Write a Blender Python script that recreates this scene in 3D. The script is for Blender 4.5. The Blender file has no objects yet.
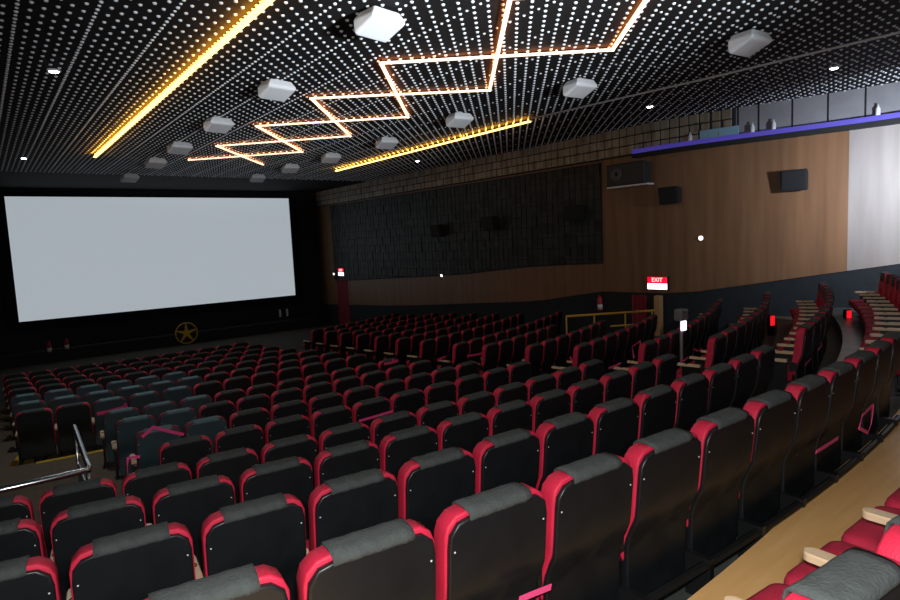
import bpy, math, random
from mathutils import Vector, Matrix
random.seed(7)
SC = bpy.context.scene
COL = SC.collection
CZ = 4.25                      # eye height above the floor in front of the screen

# ------------------------------------------------------------------ materials
def mat(name, col, rough=0.6, metal=0.0, spec=0.5, noise=None, bump=None, emit=None, estr=0.0, sheen=0.0):
    m = bpy.data.materials.new(name); m.use_nodes = True
    nt = m.node_tree; b = nt.nodes['Principled BSDF']
    b.inputs['Base Color'].default_value = (*col, 1)
    b.inputs['Roughness'].default_value = rough
    b.inputs['Metallic'].default_value = metal
    b.inputs['Specular IOR Level'].default_value = spec
    b.inputs['Sheen Weight'].default_value = sheen
    if emit:
        b.inputs['Emission Color'].default_value = (*emit, 1)
        b.inputs['Emission Strength'].default_value = estr
    tc = nt.nodes.new('ShaderNodeTexCoord')
    if noise:
        sc, amt = noise
        n = nt.nodes.new('ShaderNodeTexNoise'); n.inputs['Scale'].default_value = sc; n.inputs['Detail'].default_value = 4
        mx = nt.nodes.new('ShaderNodeMix'); mx.data_type = 'RGBA'
        mx.inputs[6].default_value = (*[max(0, c*(1-amt)) for c in col], 1)
        mx.inputs[7].default_value = (*[min(1, c*(1+amt)) for c in col], 1)
        nt.links.new(tc.outputs['Object'], n.inputs['Vector'])
        nt.links.new(n.outputs['Fac'], mx.inputs[0]); nt.links.new(mx.outputs[2], b.inputs['Base Color'])
    if bump:
        sc, st = bump
        n2 = nt.nodes.new('ShaderNodeTexNoise'); n2.inputs['Scale'].default_value = sc; n2.inputs['Detail'].default_value = 3
        bp = nt.nodes.new('ShaderNodeBump'); bp.inputs['Strength'].default_value = st; bp.inputs['Distance'].default_value = 0.01
        nt.links.new(tc.outputs['Object'], n2.inputs['Vector'])
        nt.links.new(n2.outputs['Fac'], bp.inputs['Height']); nt.links.new(bp.outputs['Normal'], b.inputs['Normal'])
    return m

def wood_mat(name, c1, c2, stretch, rough=0.45):
    m = bpy.data.materials.new(name); m.use_nodes = True
    nt = m.node_tree; b = nt.nodes['Principled BSDF']; b.inputs['Roughness'].default_value = rough
    tc = nt.nodes.new('ShaderNodeTexCoord'); mp = nt.nodes.new('ShaderNodeMapping')
    mp.inputs['Scale'].default_value = stretch
    n = nt.nodes.new('ShaderNodeTexNoise'); n.inputs['Scale'].default_value = 1; n.inputs['Detail'].default_value = 6
    r = nt.nodes.new('ShaderNodeValToRGB')
    r.color_ramp.elements[0].color = (*c1, 1); r.color_ramp.elements[1].color = (*c2, 1)
    r.color_ramp.elements[0].position = .3; r.color_ramp.elements[1].position = .7
    nt.links.new(tc.outputs['Object'], mp.inputs['Vector']); nt.links.new(mp.outputs['Vector'], n.inputs['Vector'])
    nt.links.new(n.outputs['Fac'], r.inputs['Fac']); nt.links.new(r.outputs['Color'], b.inputs['Base Color'])
    return m

def tile_mat(name, c1, c2, cell, rough=0.35):
    """square tiles, each with its own shade (white noise on the snapped position)"""
    m = bpy.data.materials.new(name); m.use_nodes = True
    nt = m.node_tree; b = nt.nodes['Principled BSDF']; b.inputs['Roughness'].default_value = rough
    tc = nt.nodes.new('ShaderNodeTexCoord')
    mp = nt.nodes.new('ShaderNodeVectorMath'); mp.operation = 'DIVIDE'; mp.inputs[1].default_value = cell
    fl = nt.nodes.new('ShaderNodeVectorMath'); fl.operation = 'FLOOR'
    wn = nt.nodes.new('ShaderNodeTexWhiteNoise')
    r = nt.nodes.new('ShaderNodeValToRGB')
    r.color_ramp.elements[0].color = (*c1, 1); r.color_ramp.elements[1].color = (*c2, 1)
    nt.links.new(tc.outputs['Object'], mp.inputs[0]); nt.links.new(mp.outputs[0], fl.inputs[0])
    nt.links.new(fl.outputs[0], wn.inputs['Vector']); nt.links.new(wn.outputs['Value'], r.inputs['Fac'])
    nt.links.new(r.outputs['Color'], b.inputs['Base Color'])
    return m

M = {}
M['red'] = mat('red_upholstery', (.56, .012, .045), .65, noise=(9, .25), bump=(160, .25))
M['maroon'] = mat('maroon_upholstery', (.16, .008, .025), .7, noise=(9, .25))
M['seat_red'] = mat('red_seat_fabric', (.42, .008, .035), .8, noise=(14, .35), bump=(200, .3))
M['shell'] = mat('black_plastic', (.008, .009, .010), .42, spec=.45, noise=(6, .5), bump=(40, .05))
M['cover'] = mat('charcoal_fabric', (.045, .051, .047), .95, noise=(30, .35), bump=(90, .5))
M['frame'] = mat('black_steel', (.012, .012, .012), .4, metal=.3)
M['arm'] = wood_mat('tan_armrest', (.55, .36, .20), (.72, .52, .33), (8, 2, 8), .4)
M['screw'] = mat('zinc_screw', (.8, .8, .78), .35, metal=.3)
M['carpet'] = mat('brown_carpet', (.115, .076, .048), .9, noise=(20, .5), bump=(150, .4))
M['dark_carpet'] = mat('dark_carpet', (.04, .03, .022), .9, noise=(20, .5))
M['grey_tile'] = tile_mat('grey_floor_tile', (.06, .065, .06), (.12, .125, .11), (.3, .3, .3))
M['step_wood'] = wood_mat('tan_laminate', (.80, .42, .14), (.90, .53, .21), (1.2, 14, 14), .4)
M['yellow'] = mat('yellow_paint', (.55, .33, .02), .5, noise=(15, .3))
M['chrome'] = mat('brushed_steel', (.62, .64, .68), .22, metal=1)
M['brass'] = mat('yellow_rail_paint', (.75, .42, .05), .35)
M['ceil'] = mat('black_ceiling_board', (.014, .012, .012), .85, spec=.15, noise=(2, .4))
M['stud'] = mat('silver_stud', (.82, .86, .90), .3, metal=.3)
M['wallwood'] = wood_mat('brown_wall_veneer', (.17, .080, .036), (.25, .122, .056), (.8, 5, .35), .5)
M['lit_pale_wall'] = wood_mat('lit_pale_wall_board', (.26, .22, .20), (.34, .30, .28), (.8, 3, .35), .5)  # greyer board past the seam, with the bright wash of light put into its colour
M['wallbase'] = mat('blue_black_wall_carpet', (.014, .018, .022), .9, noise=(6, .5))
M['black'] = mat('black_wall_paint', (.012, .012, .013), .8, noise=(2, .5))
M['drape'] = mat('black_masking_cloth', (.008, .008, .009), .95)
M['band'] = tile_mat('relief_tile', (.24, .19, .13), (.40, .33, .25), (.26, .26, .26))
M['panel'] = tile_mat('dark_acoustic_tile', (.008, .008, .007), (.034, .034, .028), (.24, .24, .36), .6)
M['grey_panel'] = mat('grey_wall_panel', (.22, .21, .22), .5, noise=(3, .2))
M['blue_panel'] = mat('pale_blue_panel', (.22, .38, .48), .4)
M['white'] = mat('white_plastic', (.72, .73, .75), .4, noise=(12, .06))
M['speaker'] = mat('black_speaker_cloth', (.012, .012, .014), .8, bump=(200, .3))
M['speaker_grey'] = mat('grey_speaker_case', (.035, .033, .032), .6)
M['cone'] = mat('grey_speaker_cone', (.08, .08, .08), .5)
M['screen'] = mat('projection_screen', (.6, .62, .64), .9, noise=(.15, .05), emit=(.75, .85, .92), estr=.47)  # emission stands in for projected light falling on the sheet
M['amber'] = mat('amber_tube', (.9, .6, .2), .5, emit=(1, .62, .20), estr=3.2)
M['warm'] = mat('warm_white_tube', (.9, .8, .7), .5, emit=(1, .70, .46), estr=1.7)
M['amber_halo'] = mat('amber_halo_face', (.9, .4, .05), .5, emit=(1, .42, .04), estr=32)
M['orange_halo'] = mat('orange_halo_face', (.9, .4, .1), .5, emit=(1, .32, .10), estr=18)
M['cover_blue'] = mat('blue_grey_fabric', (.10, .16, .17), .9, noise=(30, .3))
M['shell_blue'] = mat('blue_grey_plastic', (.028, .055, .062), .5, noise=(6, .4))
M['violet'] = mat('violet_led', (.1, .08, .4), .5, emit=(.08, .055, .50), estr=.34)
M['lamp'] = mat('white_lamp', (.9, .9, .9), .5, emit=(.95, .97, 1), estr=25)
M['wall_lamp'] = mat('white_wall_lamp', (.9, .9, .9), .5, emit=(1, .95, .85), estr=2.5)
M['sign_red'] = mat('red_sign_face', (.5, .01, .02), .5, emit=(1, .005, .04), estr=.9)
M['sign_white'] = mat('white_sign_face', (.9, .85, .9), .5, emit=(1, .82, 1), estr=2.2)
M['sign_text'] = mat('pale_sign_letters', (1, .8, .8), .5, emit=(1, .55, .55), estr=1.6)
M['sign_text2'] = mat('violet_sign_letters', (.3, .05, .5), .5, emit=(.55, .25, .8), estr=.8)
M['ext_red'] = mat('red_extinguisher_paint', (.55, .015, .02), .35)
M['ext_white'] = mat('white_label', (.8, .8, .8), .5)
M['emblem'] = mat('yellow_emblem', (.75, .48, .03), .4)
M['tape'] = mat('fluorescent_pink_tape', (1, .08, .28), .3)
M['red_glow'] = mat('red_step_light', (.6, 0, .01), .4, emit=(1, .01, .02), estr=1.0)
M['curtain'] = mat('dark_red_curtain', (.22, .006, .02), .8, noise=(5, .4))
M['post_wood'] = wood_mat('pale_post_wood', (.45, .24, .10), (.6, .36, .17), (6, 6, 1))
M['pipe'] = mat('grey_conduit', (.75, .74, .73), .4)
M['grey'] = mat('grey_plastic', (.16, .15, .14), .5)

# ------------------------------------------------------------------ mesh helper
class MB:
    def __init__(s): s.v = []; s.f = []; s.mi = []
    def add(s, vs, fs, mi=0):
        o = len(s.v); s.v += [tuple(p) for p in vs]
        for f in fs: s.f.append(tuple(i+o for i in f)); s.mi.append(mi)
    def box(s, x0, x1, y0, y1, z0, z1, mi=0):
        s.add([(x0,y0,z0),(x1,y0,z0),(x1,y1,z0),(x0,y1,z0),(x0,y0,z1),(x1,y0,z1),(x1,y1,z1),(x0,y1,z1)],
              [(0,3,2,1),(4,5,6,7),(0,1,5,4),(1,2,6,5),(2,3,7,6),(3,0,4,7)], mi)
    def loft(s, loops, cap0=True, cap1=True, mi=0, closed=True):
        n = len(loops[0]); vs = [p for l in loops for p in l]; fs = []
        for a in range(len(loops)-1):
            for i in range(n if closed else n-1):
                j = (i+1) % n
                fs.append((a*n+i, a*n+j, (a+1)*n+j, (a+1)*n+i))
        if cap0: fs.append(tuple(range(n-1, -1, -1)))
        if cap1: fs.append(tuple((len(loops)-1)*n+i for i in range(n)))
        s.add(vs, fs, mi)
    def tube(s, pts, r, seg=8, mi=0, closed=False):
        pts = [Vector(p) for p in pts]; loops = []; n = len(pts); up0 = None
        for i, p in enumerate(pts):
            if closed: d = pts[(i+1) % n]-pts[i-1]
            else: d = (pts[min(i+1, n-1)]-pts[max(i-1, 0)])
            d.normalize()
            ref = Vector((0,0,1)) if abs(d.z) < .95 else Vector((0,1,0))
            if up0 is not None: ref = up0
            a = d.cross(ref); a.normalize(); b = a.cross(d); b.normalize(); up0 = b
            rr = r[i] if isinstance(r, (list, tuple)) else r
            loops.append([p+a*(rr*math.cos(t))+b*(rr*math.sin(t)) for t in [2*math.pi*k/seg for k in range(seg)]])
        if closed: loops.append(loops[0])
        s.loft(loops, not closed, not closed, mi)
    def lathe(s, c, prof, axis='z', seg=16, mi=0):
        loops = []
        for r, h in prof:
            l = []
            for k in range(seg):
                t = 2*math.pi*k/seg; a, b = r*math.cos(t), r*math.sin(t)
                if axis == 'z': l.append((c[0]+a, c[1]+b, c[2]+h))
                elif axis == 'y': l.append((c[0]+a, c[1]+h, c[2]-b))
                else: l.append((c[0]+h, c[1]+a, c[2]+b))
            loops.append(l)
        s.loft(loops, True, True, mi)
    def ribbon(s, pts, w, up, mi=0):
        """flat band with a small thickness following pts; width along up"""
        up = Vector(up).normalized(); pts = [Vector(p) for p in pts]; loops = []
        for i, p in enumerate(pts):
            d = (pts[min(i+1, len(pts)-1)]-pts[max(i-1, 0)]).normalized()
            u = (up-d*up.dot(d)).normalized(); n = d.cross(u).normalized()
            loops.append([p+u*w/2+n*.002, p-u*w/2+n*.002, p-u*w/2-n*.002, p+u*w/2-n*.002])
        s.loft(loops, True, True, mi)
    def build(s, name, mats, parent=None, smooth=False):
        me = bpy.data.meshes.new(name); me.from_pydata(s.v, [], s.f)
        if not isinstance(mats, (list, tuple)): mats = [mats]
        for m in mats: me.materials.append(m)
        me.polygons.foreach_set('material_index', s.mi)
        if smooth:
            me.polygons.foreach_set('use_smooth', [True]*len(s.f))
        me.update()
        o = bpy.data.objects.new(name, me); COL.objects.link(o)
        if parent: o.parent = parent
        return o

def bevel(o, w, seg=2):
    b = o.modifiers.new('bevel', 'BEVEL'); b.width = w; b.segments = seg; b.limit_method = 'ANGLE'
    return o
def struct(o): o['kind'] = 'structure'; return o
def tag(o, label, cat, group=None):
    o['label'] = label; o['category'] = cat
    if group: o['group'] = group
    return o
def thing(name, label, cat, loc=(0,0,0), rz=0, group=None):
    o = bpy.data.objects.new(name, None); COL.objects.link(o)
    o.empty_display_size = .1
    o.location = loc; o.rotation_euler = (0, 0, rz)
    return tag(o, label, cat, group)
def dup(root):
    r = root.copy(); COL.objects.link(r)
    for ch in root.children:
        c = ch.copy(); COL.objects.link(c); c.parent = r
        for g in ch.children:
            d = g.copy(); COL.objects.link(d); d.parent = c
    return r
ORD = ['zeroth','first','second','third','fourth','fifth','sixth','seventh','eighth','ninth','tenth','eleventh','twelfth','thirteenth','fourteenth','fifteenth']

# ------------------------------------------------------------------ plan of the hall
def curve(x): return .0226*(x-4.1)**2 if x > 4.1 else .020*(x-4.1)**2
def slope(x): return math.atan(.0452*(x-4.1) if x > 4.1 else .04*(x-4.1))
ROW = {-2:(-1.78,-.465), -1:(-.63,-.68), 0:(.35,-.89), 1:(1.62,-1.075), 2:(2.78,-1.33), 3:(3.96,-1.565), 4:(5.10,-1.78), 5:(6.52,-1.99),
       6:(7.82,-2.155), 7:(9.25,-2.32), 8:(10.40,-2.43), 9:(11.9,-2.53), 10:(13.2,-2.63), 11:(14.5,-2.72), 12:(15.8,-2.81),
       13:(17.1,-2.90), 14:(18.4,-2.98), 15:(19.7,-3.05)}
def edge_shift(k, x): return min(.17, max(0, .08*(x-2.4))) if k == 1 else 0
def tread(k): return CZ+ROW[k][1]-.93
XL, XR, YB, YF, ZC = -2.2, 16.2, -7.0, 30.7, CZ+2.98

# stepped floor, one mesh
fm = MB(); xs = [XL+(XR+.4-XL)*i/40 for i in range(41)]
prev = None
for k in sorted(ROW):
    z = tread(k); B = lambda x: ROW[k][0]-.15+curve(x)+edge_shift(k, x)
    nxt = (lambda x, kk=k+1: ROW[kk][0]-.15+curve(x)+edge_shift(kk, x)) if k+1 in ROW else (lambda x: ROW[15][0]+1.15+curve(x))
    zn = tread(k+1) if k+1 in ROW else 0.0
    mi = 1 if k == 0 else (2 if k == 1 else 0)
    for i in range(40):
        a, b = xs[i], xs[i+1]
        back_a = B(a) if k > -2 else YB-.2; back_b = B(b) if k > -2 else YB-.2
        fm.add([(a,back_a,z),(b,back_b,z),(b,nxt(b),z),(a,nxt(a),z)], [(0,1,2,3)], mi)
        fm.add([(a,nxt(a),z),(b,nxt(b),z),(b,nxt(b),zn),(a,nxt(a),zn)], [(0,1,2,3)], 0 if k != 0 else 3)
for i in range(40):
    a, b = xs[i], xs[i+1]; e = lambda x: ROW[15][0]+1.15+curve(x)
    fm.add([(a,e(a),0),(b,e(b),0),(b,YF+.2,0),(a,YF+.2,0)], [(0,1,2,3)], 4)
floor = struct(fm.build('floor', [M['carpet'], M['step_wood'], M['grey_tile'], M['dark_carpet'], M['dark_carpet']]))

# ceiling with silver studs
cm = MB(); cm.add([(XL-.2,YB-.2,ZC),(XR+.4,YB-.2,ZC),(XR+.4,YF+.2,ZC),(XL-.2,YF+.2,ZC)], [(0,3,2,1)], 0)
PX, PY = .13, .27
SEG = 7
ring = [(math.cos(2*math.pi*t/SEG), math.sin(2*math.pi*t/SEG)) for t in range(SEG)]
def stud(x, y, r):
    o = len(cm.v)
    for rr, dz in ((r, .001), (r*.72, -r*.6)):
        for c, s_ in ring: cm.v.append((x+rr*c, y+rr*s_, ZC+dz))
    cm.v.append((x, y, ZC-r*.85))
    for i in range(SEG):
        j = (i+1) % SEG
        cm.f.append((o+i, o+SEG+i, o+SEG+j, o+j)); cm.mi.append(1)
        cm.f.append((o+SEG+i, o+2*SEG, o+SEG+j)); cm.mi.append(1)
for ix in range(0, 132):
    x = -.9+ix*PX
    for iy in range(0, 88):
        y = 1.2+iy*PY+(PY/2 if ix % 2 else 0)
        if y < x*.22-.3: continue
        stud(x, y, .028)
        if ix % 6 == 0: stud(x, y+PY/2, .023)
ceiling = struct(cm.build('ceiling', [M['ceil'], M['stud']], smooth=True))

# walls
def wallbox(name, x0, x1, y0, y1, z0, z1, m):
    b = MB(); b.box(x0, x1, y0, y1, z0, z1); return struct(b.build(name, m))
wallbox('wall_left', XL-.2, XL, YB, YF, 0, ZC, M['black'])
wallbox('wall_back', XL-.2, XR+.4, YB-.2, YB, 0, ZC, M['black'])
wallbox('wall_front', XL-.2, XR+.4, YF, YF+.2, 0, ZC, M['black'])
WP = [(16.2,YB)]+[(16.2-1.2*(t*t*(3-2*t)), 3.5+6.5*t) for t in [i/14 for i in range(15)]]+[(15.0,YF)]     # plan line of the right wall
def wx(y):
    for (xa,ya),(xb,yb) in zip(WP, WP[1:]):
        if ya <= y <= yb: return xa+(xb-xa)*(y-ya)/(yb-ya)
    return WP[0][0] if y < WP[0][1] else 15.0
def wang(y): return math.atan2(wx(y+.05)-wx(y-.05), .1)
def wall_slab(mb, ys, zlo, zhi, t0, t1, mi=0):
    """slab following the right wall; t = distance in front of the wall plane"""
    loops = []
    for y in ys:
        x = wx(y); loops.append([(x-t1,y,CZ+zlo(y)),(x-t1,y,CZ+zhi(y)),(x-t0,y,CZ+zhi(y)),(x-t0,y,CZ+zlo(y))])
    mb.loft(loops, True, True, mi)
def lin(pts):
    def f(y):
        if y <= pts[0][0]: return pts[0][1]
        for (a,b),(c,d) in zip(pts, pts[1:]):
            if y <= c: return b+(d-b)*(y-a)/(c-a)
        return pts[-1][1]
    return f
YS = [YB,-4,0,2,3,3.5,4,4.25,4.5,4.75,5,5.3,5.6,5.9,6.2,6.5,6.8,7.1,7.35,7.6,7.8,8,8.25,8.5,8.75,9,9.2,9.4,9.7,9.85,10,10.5,11,11.5,12,13,14,15,16,17,18,19,20,22,24,26,28,29,YF]
wb = MB(); wall_slab(wb, YS, lambda y: -CZ, lambda y: ZC-CZ, -.2, 0); struct(wb.build('wall_right', M['wallbase']))
dado = lin([(-6,.3),(3.0,-.78),(4.3,-.97),(6.2,-1.28),(8.5,-1.66),(9.5,-1.74),(11.6,-1.76),(14.3,-2.20),(23,-2.85),(YF,-3.2)])
tb = MB(); wall_slab(tb, [y for y in YS if y >= 5.3], dado, lambda y: 2.2, 0, .03); struct(tb.build('trim_1', M['wallwood']))
tb = MB(); wall_slab(tb, [y for y in YS if y <= 5.3], dado, lambda y: 2.2, 0, .028); struct(tb.build('trim_7', M['lit_pale_wall']))
# mosaic band: backing with relief tiles
bm_ = MB(); BY = [y for y in YS if y >= 7.6]
wall_slab(bm_, BY, lambda y: 2.18, lambda y: ZC-CZ, .0, .10, 0)
y = 7.66
while y < YF-.3:
    for r in range(3):
        z0 = 2.2+r*.26; d = .12+random.choice((.0,.012,.03))
        x = wx(y+.12)
        bm_.box(x-d, x-.05, y+.018, y+.242, CZ+z0+.018, CZ+z0+.242, 1)
    y += .26
struct(bm_.build('trim_2', [M['black'], M['band']]))
gb = MB(); GY = [yy for yy in YS if yy <= 7.6]
wall_slab(gb, GY, lambda y: 2.3, lambda y: ZC-CZ, 0, .06, 0)
for yy in [2.2,2.9,3.6,4.3,5.0,5.7,6.4,7.1,7.55]:
    x = wx(yy); gb.box(x-.075, x-.02, yy-.015, yy+.015, CZ+2.3, ZC, 1)
struct(gb.build('trim_3', [M['grey_panel'], M['black']]))
# ledge under the band with violet light line
lb = MB(); LY = [yy for yy in YS if yy <= 10]+[10.3]
wall_slab(lb, LY, lambda y: 2.08, lambda y: 2.19, 0, .22, 0); struct(lb.build('trim_4', M['black']))
vb = MB(); wall_slab(vb, LY, lambda y: 2.19, lambda y: 2.31, .10, .20, 0)
tag(vb.build('ledge_light', M['violet']), 'violet-blue light line along the ledge high on the right wall', 'light strip')
# acoustic tile panel
pan_lo = lin([(11.5,-.90),(14.7,-1.02),(18.5,-1.36),(27.5,-1.80),(29,-1.85)])
pb = MB(); PYs = [yy for yy in YS if 11.5 <= yy <= 29]
wall_slab(pb, PYs, pan_lo, lambda y: 2.12, .03, .06, 0)
y = 11.52
while y < 28.9:
    z = 2.10-.35; lo = pan_lo(y+.12)+.02
    while z > lo-.35:
        d = .07+random.random()*.03
        pb.box(15-d, 15-.04, y+.014, y+.226, CZ+max(z, lo)+.014, CZ+z+.346, 1); z -= .36
        if z+.30 < lo: break
    y += .24
struct(pb.build('trim_5', [M['black'], M['panel']]))
ub = MB()
for y0, y1, ww in ((7.5,8.4,.22),):
    x = min(wx(y0), wx(y1)); wall_slab(ub, [y0,8,y1], lambda y: 2.31, lambda y: 2.31+ww, .14, .17)
tag(ub.build('blue_board', M['blue_panel']), 'pale blue board standing on the ledge above the violet light line', 'board')
for n_, (yy, hh) in enumerate(((8.65,.22),(7.2,.24),(6.75,.24),(4.75,.24))):
    b = MB(); b.lathe((wx(yy)-.15, yy, CZ+2.31), [(.045,0),(.05,.02),(.05,hh*.6),(.02,hh*.8),(.02,hh)], seg=12)
    tag(b.build('bottle', M['white'], smooth=True), 'small white bottle, '+ORD[4-n_]+' from the right on the ledge above the violet light', 'bottle', 'white bottles on the wall ledge')

# ------------------------------------------------------------------ screen end
sc = thing('cinema_screen', 'large blank white cinema screen with black border at the far end', 'screen', (7.25, YF-.02, CZ))
b = MB(); b.box(-6.12, 6.06, -.12, -.10, -2.52, 2.64); b.build('screen_sheet', M['screen'], sc)
b = MB()
b.box(-6.6,-6.12,-.2,0,-2.9,2.72); b.box(6.06,6.5,-.2,0,-2.9,2.72); b.box(-6.12,6.06,-.2,0,2.64,2.72); b.box(-6.12,6.06,-.2,0,-2.9,-2.52)
b.build('masking_border', M['drape'], sc)
st = MB(); st.box(-1.5, 14.2, YF-1.0, YF, 0, .5); struct(st.build('trim_6', M['black']))
em = thing('wheel_emblem', 'yellow ring emblem with star spokes below the cinema screen', 'emblem', (7.40, YF-1.03, .52))
b = MB(); b.tube([(.48*math.cos(t), 0, .48*math.sin(t)) for t in [2*math.pi*k/32 for k in range(32)]], .028, 8, closed=True)
o = b.build('ring', M['emblem'], em, True)
b = MB()
for k in range(5):
    a = math.pi/2+k*2*math.pi/5; c, s_ = math.cos(a), math.sin(a)
    px, pz = -s_, c
    w = .085
    b.loft([[(px*w,-.03,pz*w),(px*w,.03,pz*w),(-px*w,.03,-pz*w),(-px*w,-.03,-pz*w)],
            [(c*.47+px*.02,-.02,s_*.47+pz*.02),(c*.47+px*.02,.02,s_*.47+pz*.02),(c*.47-px*.02,.02,s_*.47-pz*.02),(c*.47-px*.02,-.02,s_*.47-pz*.02)]])
b.build('star_spokes', M['emblem'], em)

def extinguisher(loc, label, rz=0):
    t = thing('fire_extinguisher', label, 'fire extinguisher', loc, rz, 'fire extinguishers')
    b = MB(); b.lathe((0,0,0), [(.05,0),(.075,.015),(.078,.03),(.078,.36),(.06,.42),(.03,.45),(.03,.48)], seg=16); b.build('cylinder', M['ext_red'], t, True)
    b = MB(); b.lathe((0,0,.06), [(.0795,0),(.0795,.15)], seg=16); b.build('label_band', M['ext_white'], t, True)
    b = MB(); b.tube([(0,0,.48),(0,0,.53),(-.03,-.06,.54)], .014); b.tube([(0,0,.5),(0,-.09,.47),(0,-.1,.3),(0,-.095,.2)], .011); b.build('valve_hose', M['frame'], t, True)
    return t
extinguisher((2.0, YF-1.12, .42), 'red fire extinguisher, left one of the pair below the left end of the screen')
extinguisher((2.62, YF-1.12, .46), 'red fire extinguisher, right one of the pair below the left end of the screen')
extinguisher((15-.11, 11.6, CZ-2.36), 'red and white fire extinguisher on the right wall left of the doorway', math.pi/2)
for n_, xx in enumerate((12.02, 12.40)):
    b = MB(); b.box(xx-.05, xx+.05, YF-1.06, YF-1.0, CZ-3.5, CZ-3.12)
    tag(bevel(b.build('wall_plate', M['white']), .015), 'small white upright plate, '+('left','right')[n_]+' one of the pair below the right end of the screen', 'plate', 'white plates below the screen')

# ------------------------------------------------------------------ ceiling lights and boxes
def strip(name, pts, w, m, label, back='amber_halo', so=.085):
    b = MB(); sc_ = (ZC-CZ-so-.015)/2.98; pts = [(x*sc_, y*sc_) for x, y in pts]
    for p, q in zip(pts, pts[1:]):
        d = (Vector(q)-Vector(p)).normalized(); n = Vector((-d.y, d.x))*w/2; e = d*w/2
        P = [(p[0]-e.x+n.x,p[1]-e.y+n.y),(p[0]-e.x-n.x,p[1]-e.y-n.y),(q[0]+e.x-n.x,q[1]+e.y-n.y),(q[0]+e.x+n.x,q[1]+e.y+n.y)]
        k = len(b.f)
        b.loft([[(x,y,ZC-so) for x,y in P], [(x,y,ZC-so-.03) for x,y in P]])
        b.mi[k+4] = 1                                   # glow added on the upward face to make a halo on the ceiling
        L = (Vector(q)-Vector(p)).length; c = max(2, int(L/2.5))
        for u in range(c+1):
            g = Vector(p)+(Vector(q)-Vector(p))*(u/c); b.box(g.x-.012, g.x+.012, g.y-.012, g.y+.012, ZC-so-.001, ZC, 2)
    return tag(b.build(name, [m, M[back], M['pipe']]), label, 'light strip')
strip('light_strip', [(3.07,2.0),(3.07,20.8)], .075, M['amber'], 'long straight amber light strip on the ceiling above the screen, left')
strip('light_strip', [(11.6,11.2),(11.6,21.8)], .10, M['amber'], 'straight amber light strip on the ceiling near the right wall')
xl, xr = 5.53, 8.48
zz = thing('zigzag_light', 'warm white light line of two crossing zigzags on the ceiling', 'light', (0,0,0))
for pts in ([(xl,20.6),(xr,17.8),(xl,14.5),(xr,12.05),(xl,8.7),(xr,6.25),(xl,2.9)], [(xr,20.95),(xl,17.65),(xr,14.8),(xl,11.4),(xr,9.2),(xl,5.6),(xr,3.2)]):
    pts = [((5.50+.009*y) if x == xl else (8.58-.015*y), y) for x, y in pts]
    o = strip('light_band', pts, .058, M['warm'], '', 'orange_halo', .045); o.parent = zz; del o['label']; del o['category']
b = MB(); b.tube([(11.05,10.6,ZC-.08),(11.46,6.4,ZC-.08),(11.62,3.2,ZC-.08),(11.7,1.0,ZC-.08)], .02); tag(b.build('ceiling_conduit', M['pipe'], smooth=True), 'thin pale conduit pipe running along the ceiling from the right amber strip', 'pipe')

def ceil_box(x, y, rz, label):
    t = thing('ceiling_speaker', label, 'speaker', (x, y, ZC), rz, 'white boxes hung under the ceiling')
    b = MB()
    w, d = .27, .20
    b.loft([[(-w*.75,-d*.8,-.04),(w*.75,-d*.8,-.04),(w*.75,d*.8,-.04),(-w*.75,d*.8,-.04)],
            [(-w,-d,-.14),(w,-d,-.14),(w,d,-.14),(-w,d,-.14)],
            [(-w,-d,-.19),(w,-d,-.19),(w,d,-.30),(-w,d,-.30)],
            [(-w*.85,-d*.8,-.21),(w*.85,-d*.8,-.21),(w*.85,d*.85,-.33),(-w*.85,d*.85,-.33)]])
    bevel(b.build('case', M['white'], t), .03, 3)
    b = MB(); b.tube([(0,0,0),(0,0,-.06)], .05, 10); b.build('mount', M['white'], t)
for n_, (x, y) in enumerate([(4.34,6.75),(4.47,10.42),(4.52,13.83),(4.55,17.22),(4.62,20.3),(4.64,24.4)]):
    ceil_box(x, y, .15, 'white ceiling speaker box, '+ORD[n_+1]+' from the front in the left file')
for n_, (x, y) in enumerate([(9.62,4.56),(9.41,7.69),(9.19,11.08),(9.32,14.46),(9.18,17.56),(9.0,20.3),(8.97,23.4)]):
    ceil_box(x, y, -.1, 'white ceiling speaker box, '+ORD[n_+1]+' from the front in the right file')
for (x, y, l) in [(1.25,11.5,'above the left end of the screen, nearer one'),(1.36,21.5,'above the left end of the screen, farther one'),
                  (12.95,8.5,'nearest the middle of the right wall'),(13.3,4.7,'nearest the camera by the right wall'),(13.0,18.2,'beside the right amber strip')]:
    t = thing('downlight', 'small round white ceiling downlight '+l, 'ceiling light', (x, y, ZC), 0, 'small ceiling downlights')
    b = MB(); b.lathe((0,0,0), [(.10,0),(.10,-.015),(.075,-.03),(.07,-.02)], seg=20); b.build('trim_ring', M['white'], t, True)
    b = MB(); b.lathe((0,0,0), [(.068,-.019),(.062,-.036),(.03,-.045)], seg=20); b.build('bulb', M['lamp'], t, True)

# ------------------------------------------------------------------ right wall things
def on_wall(name, y, z, label, cat, t=.03, group=None):
    return thing(name, label, cat, (wx(y)-t, y, CZ+z), -math.pi/2+(-wang(y) if True else 0), group)
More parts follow.
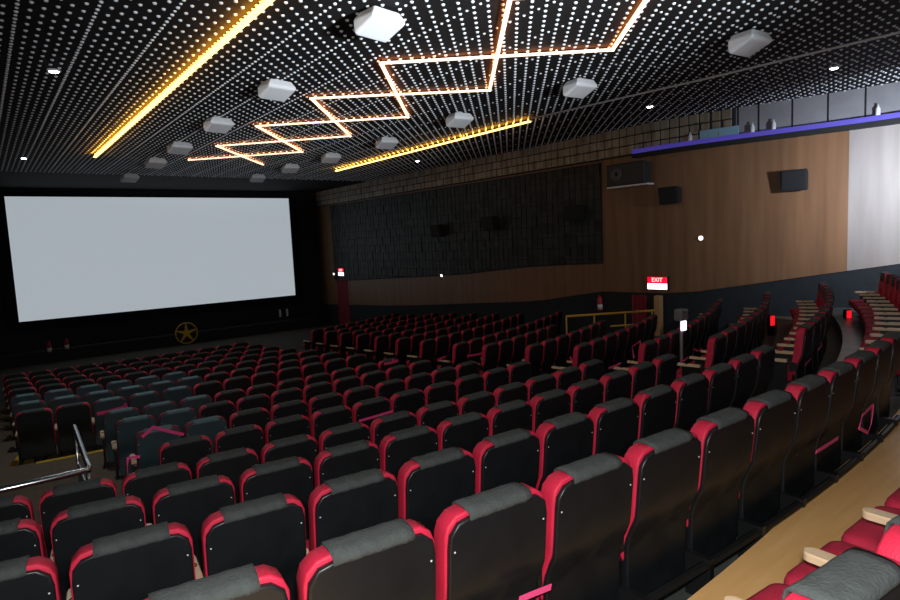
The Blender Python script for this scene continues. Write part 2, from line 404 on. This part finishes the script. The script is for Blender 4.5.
# local frame on the wall: +x runs along the wall towards the camera, -y points into the room ... built with explicit boxes
def wall_speaker(y, z, w, h, d, label, tilt=True, t=.03, cone=False):
    th = on_wall('wall_speaker', y, z, label, 'speaker', t, 'loudspeakers on the right wall')
    b = MB(); k = .08 if tilt else 0
    b.loft([[(-w/2,-.03,-h/2+.03),(w/2,-.03,-h/2+.03),(w/2,-.03,h/2-.03),(-w/2,-.03,h/2-.03)],
            [(-w/2,-d+k,-h/2),(w/2,-d+k,-h/2),(w/2,-d,h/2),(-w/2,-d,h/2)]])
    bevel(b.build('case', M['speaker_grey'] if cone else M['speaker'], th), .015)
    b = MB(); b.loft([[(-w/2+.03,-d+k-.004,-h/2+.03),(w/2-.03,-d+k-.004,-h/2+.03),(w/2-.03,-d-.004,h/2-.03),(-w/2+.03,-d-.004,h/2-.03)],
                      [(-w/2+.04,-d+k-.018,-h/2+.04),(w/2-.04,-d+k-.018,-h/2+.04),(w/2-.04,-d-.018,h/2-.04),(-w/2+.04,-d-.018,h/2-.04)]])
    b.build('grille', M['speaker'] if not cone else M['speaker_grey'], th)
    b = MB(); b.box(-.06,.06,-.06,0,-.06,.06); b.build('bracket', M['frame'], th)
    if cone:
        b = MB(); b.lathe((-w*.22,-d-.022,.02), [(.20,0),(.20,-.02),(.14,-.02),(.05,.0)], axis='y', seg=24); b.build('cone', M['cone'], th, True)
        b = MB(); b.box(-w/2-.02, w/2+.05, -d*.9, 0, -h/2-.05, -h/2-.005); b.build('shelf', M['pipe'], th)
    return th
wall_speaker(10.42, 1.65, 1.28, .62, .35, 'large dark grey loudspeaker with round cone high on the wood wall', False, .03, True)
wall_speaker(9.2, .94, .55, .46, .30, 'small black loudspeaker on wood wall below the large grey one')
wall_speaker(6.35, 1.05, .56, .50, .30, 'small black loudspeaker on wood wall near the bright right end')
for y, z, l in ((12.4,.68,'nearest'),(16.3,.56,'middle'),(19.5,.42,'farthest')):
    wall_speaker(y, z, .62, .5, .34, 'black loudspeaker on the dark tiled panel, the '+l+' of three', True, .10)
for y, z, t_, l in ((8.45,-.24,.03,'on the wood wall above the exit sign'),(19.6,-1.40,.03,'below the dark tiled panel'),(29.1,-1.48,.03,'in the far right corner beside the far exit sign')):
    th = on_wall('wall_lamp', y, z, 'tiny round white lamp '+l, 'wall lamp', t_)
    b = MB(); b.lathe((0,0,0), [(.07,0),(.075,-.02),(.07,-.04)], axis='y', seg=14); b.build('base', M['white'], th, True)
    b = MB(); b.lathe((0,-.038,0), [(.06,0),(.05,-.03),(.02,-.045)], axis='y', seg=14); b.build('globe', M['wall_lamp'], th, True)

def text_mesh(s, size, m, name, parent, loc, ext=.004):
    cu = bpy.data.curves.new(name, 'FONT'); cu.body = s; cu.size = size; cu.extrude = ext; cu.align_x = 'CENTER'; cu.align_y = 'CENTER'
    to = bpy.data.objects.new('temporary', cu); COL.objects.link(to)
    dg = bpy.context.evaluated_depsgraph_get()
    me = bpy.data.meshes.new_from_object(to.evaluated_get(dg)); bpy.data.objects.remove(to)
    me.materials.clear(); me.materials.append(m)
    o = bpy.data.objects.new(name, me); COL.objects.link(o); o.parent = parent
    o.location = loc; o.rotation_euler = (math.pi/2, 0, 0)
    return o
def exit_sign(y, z, w, h, label):
    th = on_wall('exit_sign', y, z, label, 'sign', .03, 'lit exit signs')
    b = MB(); b.box(-w/2, w/2, -.09, 0, -h, h); b.build('case', M['frame'], th)
    b = MB(); b.box(-w/2+.01, w/2-.01, -.10, -.088, .0, h-.01); b.build('red_face', M['sign_red'], th)
    b = MB(); b.box(-w/2+.01, w/2-.01, -.10, -.088, -h+.01, -.012); b.build('white_face', M['sign_white'], th)
    text_mesh('EXIT', h*.88, M['sign_text'], 'letters', th, (0, -.104, h*.47))
exit_sign(9.62, -1.45, .62, .185, 'lit red and white EXIT sign above the doorway in the right wall')
exit_sign(28.2, -1.36, .6, .20, 'small lit red and white exit sign at the far right corner')

# doorway, curtain, post
b = MB(); b.box(15-.035, 15-.0, 9.75, 11.5, 0, CZ-1.78); struct(b.build('dark_opening', M['black']))  # black sheet stands in for the unlit depth of the open doorway
b = MB(); b.box(15-.04, 15, 27.7, 28.9, 0, CZ-1.75); struct(b.build('door_2', M['curtain']))
b = MB(); n = 9
loops = []
for z in (tread(6)+.0, CZ-1.82):
    loops.append([(14.9-.03*math.sin(i*2.2), 9.98+.46*i/n, z) for i in range(n+1)]+[(14.95, 10.44, z), (14.95, 9.98, z)])
b.loft(loops); tag(b.build('door_curtain', M['curtain']), 'narrow dark red curtain hanging in the doorway under the exit sign', 'curtain')
b = MB(); b.box(14.78, 14.96, 9.48, 9.66, tread(6), CZ-1.80); tag(bevel(b.build('wooden_post', M['post_wood']), .01), 'pale wooden post under the lit exit sign', 'post')

# handrails
def rail_thing(name, label, rails, posts, r, m, pr=.018):
    t = thing(name, label, 'handrail', rails[0][0][:2]+(0,)) ; L = Vector(t.location)
    for i, pts in enumerate(rails):
        b = MB(); b.tube([Vector(p)-L for p in pts], r if i == 0 else r*.7, 10); b.build('top_rail' if i == 0 else 'mid_rail', m, t, True)
    for (x, y, z0, z1) in posts:
        b = MB(); b.tube([Vector((x,y,z0))-L, Vector((x,y,z1))-L], pr, 8); b.build('post', m, t, True)
    return t
rail_thing('handrail', 'bent steel handrail around the stairwell at the lower left',
    [[(-.95,6.41,CZ-1.95),(-.05,6.36,CZ-1.95),(.56,6.34,CZ-1.95),(.62,6.36,CZ-1.956),(.636,6.44,CZ-1.96),(.74,8.55,CZ-2.05)],
     [(-.95,6.41,CZ-2.4),(.59,6.36,CZ-2.4),(.65,6.44,CZ-2.4),(.74,8.55,CZ-2.5)]],
    [(-.9,6.41,tread(4),CZ-1.95),(.62,6.39,tread(4),CZ-1.96),(.735,8.5,tread(6),CZ-2.05)], .028, M['chrome'])
rail_thing('handrail', 'yellow handrail in front of the doorway in the right wall',
    [[(12.2,10.62,CZ-2.15),(14.6,9.55,CZ-2.19)], [(13.4,10.1,CZ-2.52),(14.55,9.57,CZ-2.54)]],
    [(12.2,10.62,tread(6),CZ-2.15),(12.95,10.29,tread(6),CZ-2.15),(13.8,9.91,tread(6),CZ-2.17),(14.55,9.57,tread(6),CZ-2.19)], .032, M['brass'], .02)

# yellow step edges at the left stairwell and the centre aisle
def nosing(k, x0, x1, label, w=.05, m='yellow'):
    b = MB(); n = 8; loops = []
    for i in range(n+1):
        x = x0+(x1-x0)*i/n; y = ROW[k+1][0]-.15+curve(x); z = tread(k)
        loops.append([(x,y-w,z+.008),(x,y+.006,z+.008),(x,y+.006,z-.035),(x,y-w,z-.001)])
    b.loft(loops); return tag(b.build('step_nosing', M[m]), label, 'step edge', 'yellow step edges')
nosing(8, .45, 1.85, 'yellow step edge under the seats beyond the bent steel handrail', .10)
b = MB(); zt = tread(9)
b.add([(.02,12.12,zt+.012),(.46,12.12,zt+.012),(.40,13.3,zt+.012),(.30,13.3,zt+.012),(.02,12.12,zt),(.46,12.12,zt),(.40,13.3,zt),(.30,13.3,zt)],
                [(0,1,2,3),(7,6,5,4),(0,4,5,1),(1,5,6,2),(2,6,7,3),(3,7,4,0)])
tag(b.build('step_marking', M['yellow']), 'yellow wedge-shaped floor marking under the leftmost chair beyond the steel handrail', 'marking')

# ------------------------------------------------------------------ the seat
def prof(z):                 # back face of the backrest, y over height
    if z > .62: return .03*max(0, .93-z)/.31
    t = min(1, (.62-z)/.20); return .03+.075*t*t*(3-2*t)
def rrect(w, z0, z1, r, rb, n=6):
    """rounded rectangle outline (x,z), counter-clockwise from the lower right"""
    P = []
    for cx, cz, rr, a0 in ((w-rb, z0+rb, rb, -90), (w-r, z1-r, r, 0), (-w+r, z1-r, r, 90), (-w+rb, z0+rb, rb, 180)):
        for k in range(n+1):
            a = math.radians(a0+90*k/n); P.append((cx+rr*math.cos(a), cz+rr*math.sin(a)))
    # extra points on the long sides so that the profile can bend
    Q = []
    for i, p in enumerate(P):
        q = P[(i+1) % len(P)]; Q.append(p)
        m = int(math.hypot(q[0]-p[0], q[1]-p[1])/.08)
        for k in range(1, m): Q.append((p[0]+(q[0]-p[0])*k/m, p[1]+(q[1]-p[1])*k/m))
    return Q
def grid_panel(mb, w, z0, z1, r, rb, layers):
    """loft of inset outlines bent onto prof(); layers = (inset, y offset)"""
    loops = []
    for d, yo in layers:
        o = rrect(w-d, z0+d, z1-d, max(.004, r-d), max(.004, rb-d)); nref = o
        loops.append([(x, prof(z)+(yo(z) if callable(yo) else yo), z) for x, z in o])
    n = min(len(l) for l in loops)
    return loops
def resample(loop, n):
    pts = [Vector(p) for p in loop]; L = [0]
    for i in range(len(pts)): L.append(L[-1]+(pts[(i+1) % len(pts)]-pts[i]).length)
    out = []; j = 0
    for k in range(n):
        t = L[-1]*k/n
        while L[j+1] < t: j += 1
        a, b = pts[j], pts[(j+1) % len(pts)]
        out.append(a+(b-a)*((t-L[j])/max(1e-9, L[j+1]-L[j])))
    return out
def bent_pad(w, z0, z1, r, rb, layers, n=44):
    mb = MB()
    loops = [resample(l, n) for l in grid_panel(mb, w, z0, z1, r, rb, layers)]
    mb.loft(loops, False, False)
    # close front and back with a strip fill across (left-right symmetric pairs bend with the profile)
    for which, l in ((0, loops[0]), (-1, loops[-1])):
        c = [sum((p[i] for p in l), 0)/len(l) for i in range(3)]
        inner = [[(p[0]*s, prof(c[2]+(p[2]-c[2])*s)+(p[1]-prof(p[2])), c[2]+(p[2]-c[2])*s) for p in l] for s in (.75,.5,.25)]
        seq = [l]+inner
        base = []
        tmp = MB(); tmp.loft(seq, False, True)
        fs = tmp.f if which == -1 else [tuple(reversed(f)) for f in tmp.f]
        mb.add(tmp.v, fs)
    return mb

def build_seat(end=False, simple=False):
    t = thing('cinema_chair', '', 'chair')
    sh = bent_pad(.250, .11, .924, .085, .04, [(.012,-.012),(.003,-.012),(0,-.006),(0,lambda z: .010+.03*min(1,max(0,(.5-z)/.15))),(.006,lambda z: .014+.03*min(1,max(0,(.5-z)/.15)))])
    sh.build('backrest_shell', M['shell'], t, True)
    thick = lambda z: .035+.072*min(1, max(0, (z-.36)/.22))
    cu = bent_pad(.258, .30, .944, .088, .05, [(.03,.010),(.008,.010),(.001,.013),(0,.022),(0,lambda z: thick(z)-.012),(.008,lambda z: thick(z)-.002),(.03,lambda z: thick(z)+.003)])
    cu.build('backrest_cushion', M['red'], t, True)
    # headrest cover wrapped over the top
    path = [(-.015,.912),(-.016,.926),(-.011,.941),(.004,.951),(.03,.956),(.068,.957),(.100,.954),(.117,.941),(.124,.91),(.126,.85),(.126,.77)]
    cv = MB(); xs_ = [-.158+.316*i/8 for i in range(9)]; loops = []
    for i, x in enumerate(xs_):
        wv = .0015*math.sin(i*2.4)
        outer = [(x, y-(.0), z+wv) for y, z in path]
        inner = [(x, y+(.008 if y < .04 else -.008), z-(.009 if .0 < y < .112 else .0)) for y, z in reversed(path)]
        loops.append(outer+inner)
    cv.loft(loops)
    cv.build('headrest_cover', M['cover'], t, True)
    sc_ = MB()
    zz = [(.36,0),(.345,.02),(.345,.05)]
    L = []
    for ins, z in ((.03,.245),(.008,.255),(0,.28),(0,.34),(.008,.365),(.03,.376),(.08,.382)):
        w_, y0, y1, r = .256-ins, .155+ins*.3, .66-ins, .06
        pts = [(-w_,y0),(w_,y0)]
        for a in range(0, 91, 15): pts.append((w_-r+r*math.cos(math.radians(a)), y1-r+r*math.sin(math.radians(a))))
        for a in range(90, 181, 15): pts.append((-w_+r+r*math.cos(math.radians(a)), y1-r+r*math.sin(math.radians(a))))
        L.append([(x, y, z) for x, y in pts])
    sc_.loft(L); sc_.build('seat_cushion', M['seat_red'], t, True)
    p = MB(); p.box(-.17,.17,.20,.50,.19,.25); p.box(-.05,.05,.20,.42,0,.20); p.box(-.09,.09,.12,.50,0,.02)
    p.build('pedestal', M['frame'], t)
    for s in ((-1, 1) if end else (-1,)):
        x = s*.2785
        f = MB(); f.box(x-.018, x+.018, .20, .46, .02, .51); f.box(x-.03, x+.03, .12, .50, 0, .025); f.box(x-.014, x+.014, .10, .18, .40, .51)
        f.build('side_frame', M['frame'], t)
        a = MB(); pts = []
        for k in range(0, 181, 20):
            aa = math.radians(k); pts.append((x+.036*math.cos(aa), .515+.036*math.sin(aa)))
        pts += [(x-.036,.20),(x+.036,.20)]
        a.loft([[(px,py,.51) for px,py in pts], [(px,py,.535) for px,py in pts], [(x+(px-x)*.85,.37+(py-.37)*.985,.543) for px,py in pts]])
        ar = a.build('armrest', M['arm'], t)
        if not simple:
            c = MB(); c.tube([(x+.022*math.cos(q), .40+.022*math.sin(q), .545) for q in [2*math.pi*k/14 for k in range(14)]], .004, 6, closed=True)
            c.build('cup_ring', M['frame'], ar, True)
    if not simple:
        for s in (-1, 1):
            for zz_ in (.80,):
                q = MB(); q.lathe((s*.228, prof(zz_)-.0115, zz_), [(.0045,0),(.004,-.0025),(.002,-.003)], axis='y', seg=8); q.build('screw', M['screw'], t)
    return t
P = {(e, s): build_seat(e, s) for e in (False, True) for s in (False, True)}
used = set()
PB = {}
def place(kx, i, k, block, label, end, yo=0):
    simple = k >= 9
    key = (end, simple)
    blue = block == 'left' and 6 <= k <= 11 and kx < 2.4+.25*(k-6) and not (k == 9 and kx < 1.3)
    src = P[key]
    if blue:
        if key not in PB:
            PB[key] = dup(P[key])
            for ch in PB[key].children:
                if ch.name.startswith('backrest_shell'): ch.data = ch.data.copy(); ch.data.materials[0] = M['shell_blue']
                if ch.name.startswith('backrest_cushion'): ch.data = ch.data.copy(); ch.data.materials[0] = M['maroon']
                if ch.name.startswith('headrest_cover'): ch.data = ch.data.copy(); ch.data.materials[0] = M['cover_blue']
            o = PB[key]
        else: o = dup(PB[key])
        label = label.replace('red-black', 'blue-grey backed')
    else:
        o = P[key] if key not in used else dup(P[key]); used.add(key)
    y0, zc = ROW[k]
    o.location = (kx, y0+curve(kx), tread(k)); o.rotation_euler = (0, 0, slope(kx)+random.uniform(-.012,.012))
    o['label'] = label; o['category'] = 'chair'
    o['group'] = 'cinema chairs of the '+block+' block'
    return o
NX = .557; X0 = .43
def lab(block, n, k):
    w = 'red-black cinema chair, %s block, %s from centre aisle, ' % (block, ORD[n])
    return w+('on the wooden step' if k == 0 else ORD[k]+' row past wooden step')
SEAT = {}
for k in range(0, 16):
    lo = 1 if k == 0 else (-1 if k <= 4 else (2 if k <= 8 else 0))
    for i in range(lo, 12):
        SEAT[('L',k,i)] = place(X0+(.06 if k == 0 else .03 if k == 1 else (.01 if k < 9 else .07))+NX*i, i, k, 'left', lab('left', 12-i, k), i == 11)
    st_ = 8.36+max(0, .09*(ROW[k][0]-5.1))
    xmax = {5:12.4, 6:12.0, 7:11.7}.get(k, 14.5)
    n = int((xmax-st_)/NX)+1
    for j in range(n):
        SEAT[('R',k,j)] = place(st_+NX*j, j, k, 'right', lab('right', j+1, k), j == n-1)

# steel beam that carries the nearest row
b = MB(); b.tube([(x, ROW[1][0]-.03+curve(x), tread(1)+.20) for x in [0+6.5*i/20 for i in range(21)]], .028, 8)
for i in range(0, 13):
    x = X0+NX*(i-.5)
    if 0 <= x <= 6.7: b.box(x-.02, x+.02, ROW[1][0]-.06+curve(x), ROW[1][0]+.085+curve(x), tread(1), tread(1)+.24)
tag(b.build('foot_rail', M['frame']), 'black steel tube running low behind the row of seats below the wooden step', 'rail')

# ------------------------------------------------------------------ tape on the closed seats
def tape(pts, label, w=.035):
    b = MB(); b.ribbon([(x, y, CZ+z) for x, y, z in pts], w, (0,-.2,1)); return tag(b.build('tape', M['tape']), label, 'tape', 'pink tape on closed seats')

TAPES = [
 ('across the back of a chair in the fifth row past the step', [(3.542,6.491,-2.179),(3.772,6.487,-2.171),(4.042,6.485,-2.158)], 1),
 ('across a chair back in the ninth row beyond the steel handrail', [(1.396,12.011,-2.736),(1.612,11.989,-2.725),(1.834,11.968,-2.695)], 1),
 ('hanging bent between two ninth row chairs beyond the steel handrail', [(1.83,11.903,-2.608),(1.85,11.901,-2.74),(1.939,11.893,-2.813),(1.792,11.907,-2.857),(1.613,11.924,-2.948)], 1),
 ('in an inverted V over a blue-grey chair right of the steel handrail', [(1.363,7.93,-2.189),(1.433,7.923,-2.142),(1.492,7.916,-2.091),(1.565,7.908,-2.132),(1.695,7.896,-2.198),(1.827,7.883,-2.259)], 1),
 ('bent around the chair leg nearest the steel handrail', [(.989,6.693,-2.215),(.994,6.693,-2.111),(1.005,6.691,-2.03),(1.059,6.685,-2.032),(1.112,6.679,-2.045)], 1.04),
 ('stretched level beside the first right block chair of the seventh row', [(7.804,9.509,-2.397),(8.06,9.554,-2.421),(8.329,9.604,-2.426)], 1.06),
 ('in a short piece beside the first right block chair of the eighth row', [(7.876,10.663,-2.642),(8.04,10.691,-2.626),(8.174,10.714,-2.615)], 1.06),
 ('in a crumpled bundle on a chair of the eighth row, left block', [(6.339,10.413,-2.446),(6.494,10.429,-2.452),(6.708,10.454,-2.448),(6.55,10.436,-2.41)], 1),
 ('in a V on the first right block chair of the fourth row', [(7.437,5.202,-1.838),(7.38,5.193,-1.665),(7.638,5.233,-1.616),(7.663,5.236,-1.802)], 1.07),
 ('slanting off the last left block chair of the fourth row', [(6.795,5.164,-1.873),(6.96,5.185,-1.875),(7.131,5.207,-1.863)], .98),
 ('curling beside the first right block chair of the fifth row', [(7.794,6.728,-2.07),(7.888,6.745,-2.174),(8.015,6.766,-2.25)], 1.05),
 ('slanting across a chair back in the nearest row, above the wooden step', [(4.463,1.653,-1.584),(4.648,1.657,-1.588),(4.891,1.664,-1.591)], 1),
 ('in a tangled loop at the right end of the nearest row', [(5.658,1.675,-1.502),(5.349,1.655,-1.522),(5.275,1.651,-1.601),(5.527,1.666,-1.705),(5.61,1.672,-1.651),(5.658,1.675,-1.502)], 1),
 ('low behind a chair at the bottom edge of the photo', [(1.652,1.74,-1.516),(1.739,1.731,-1.518),(1.83,1.723,-1.524)], .985),
 ('in a slanting scrap on the first right block chair of the second row', [(7.871,3.051,-1.723),(8.031,3.079,-1.715),(8.201,3.11,-1.708)], 1.03),
 ('curled behind the second right block chair of the second row', [(8.721,3.222,-1.683),(9.042,3.292,-1.684),(8.952,3.272,-1.627)], .99),
 ('in a short piece beyond the last left block chair of the third row', [(6.298,3.769,-1.523),(6.4,3.78,-1.518),(6.48,3.788,-1.501)], 1.18),
 ('in a low curl beside the first right block chair of the third row', [(8.182,4.686,-1.756),(8.349,4.718,-1.815),(8.522,4.752,-1.814)], 1.1),
]
for l, pts, k in TAPES: tape([(x*k, y*k, z*k) for x, y, z in pts], 'pink tape '+l, .03*max(1, pts[0][1]/6))
for l, (x, y, z) in (('second', (14.1,6.18,-2.12)), ('nearest', (14.3,4.72,-1.93))):
    t = thing('step_light', 'small red glowing step light by the right wall, end of the '+l+' row', 'step light', (x, y, CZ+z), -.4, 'red step lights')
    b = MB(); b.box(-.065,.065,-.02,.06,-.40,.10); b.build('housing', M['frame'], t)
    b = MB(); b.box(-.055,.055,-.035,-.021,-.14,.08); b.build('red_lens', M['red_glow'], t)

# ------------------------------------------------------------------ stand with glowing panel
t = thing('equipment_stand', 'small grey stand with a glowing white panel behind the right block seats', 'stand', (9.34, 5.58, tread(3)))
b = MB(); b.lathe((0,0,0), [(.14,0),(.14,.02),(.03,.04),(.025,.92),(.02,.96)], seg=14); b.build('pole', M['grey'], t, True)
b = MB(); b.box(-.11,.11,-.08,.08,.96,1.16); bevel(b.build('case', M['grey'], t), .03)
b = MB(); b.box(-.065,.065,-.06,-.028,.79,.95); b.build('lit_panel', M['sign_white'], t)

# ------------------------------------------------------------------ lights
def area(name, loc, target, sx, sy, power, col):
    l = bpy.data.lights.new(name, 'AREA'); l.shape = 'RECTANGLE'; l.size = sx; l.size_y = sy; l.energy = power; l.color = col
    o = bpy.data.objects.new(name, l); COL.objects.link(o); o.location = loc
    o.rotation_euler = (Vector(target)-Vector(loc)).to_track_quat('-Z', 'Y').to_euler(); return o
l = bpy.data.lights.new('camera_flash', 'POINT'); l.energy = 490; l.shadow_soft_size = .05; l.color = (.95,.98,1)
o = bpy.data.objects.new('camera_flash', l); COL.objects.link(o); o.location = (.02,-.02,CZ+.14)
wl = area('wall_washer', (13.3,2.3,CZ+1.0), (16.15,4.1,CZ+.85), .3, .3, 165, (.76,.86,1)); wl.data.spread = 1.9
bl = area('stud_fill_light', (3.5,-4.5,CZ-.9), (4.8,2.6,ZC), 1.2, .4, 400, (.86,.94,1)); bl.data.spread = .85  # unseen lamp added behind the camera to brighten the ceiling studs
area('cool_downlight', (1.6,12.6,ZC-.1), (2.2,12.8,0), .2, .2, 80, (.75,.9,1))
w = bpy.data.worlds.new('world'); SC.world = w; w.use_nodes = True
w.node_tree.nodes['Background'].inputs['Color'].default_value = (.01,.01,.012,1); w.node_tree.nodes['Background'].inputs['Strength'].default_value = .3

# ------------------------------------------------------------------ camera
f = 600.
def dirv(px, py): return Vector((px-450, 300-py, -f)).normalized()
Yc = dirv(-23,263); Xc = dirv(1213,205); Xc = (Xc-Yc*Xc.dot(Yc)).normalized(); Zc = Xc.cross(Yc)
cam = bpy.data.cameras.new('camera'); cam.sensor_width = 36; cam.lens = 24; cam.clip_start = .05
co = bpy.data.objects.new('camera', cam); COL.objects.link(co)
R = Matrix((Xc, Yc, Zc)); co.matrix_world = Matrix.Translation((0,0,CZ)) @ R.to_4x4()
SC.camera = co
SC.view_settings.view_transform = 'Standard'; SC.view_settings.look = 'None'; SC.view_settings.exposure = 0; SC.view_settings.gamma = 1
SC.view_settings.use_curve_mapping = False
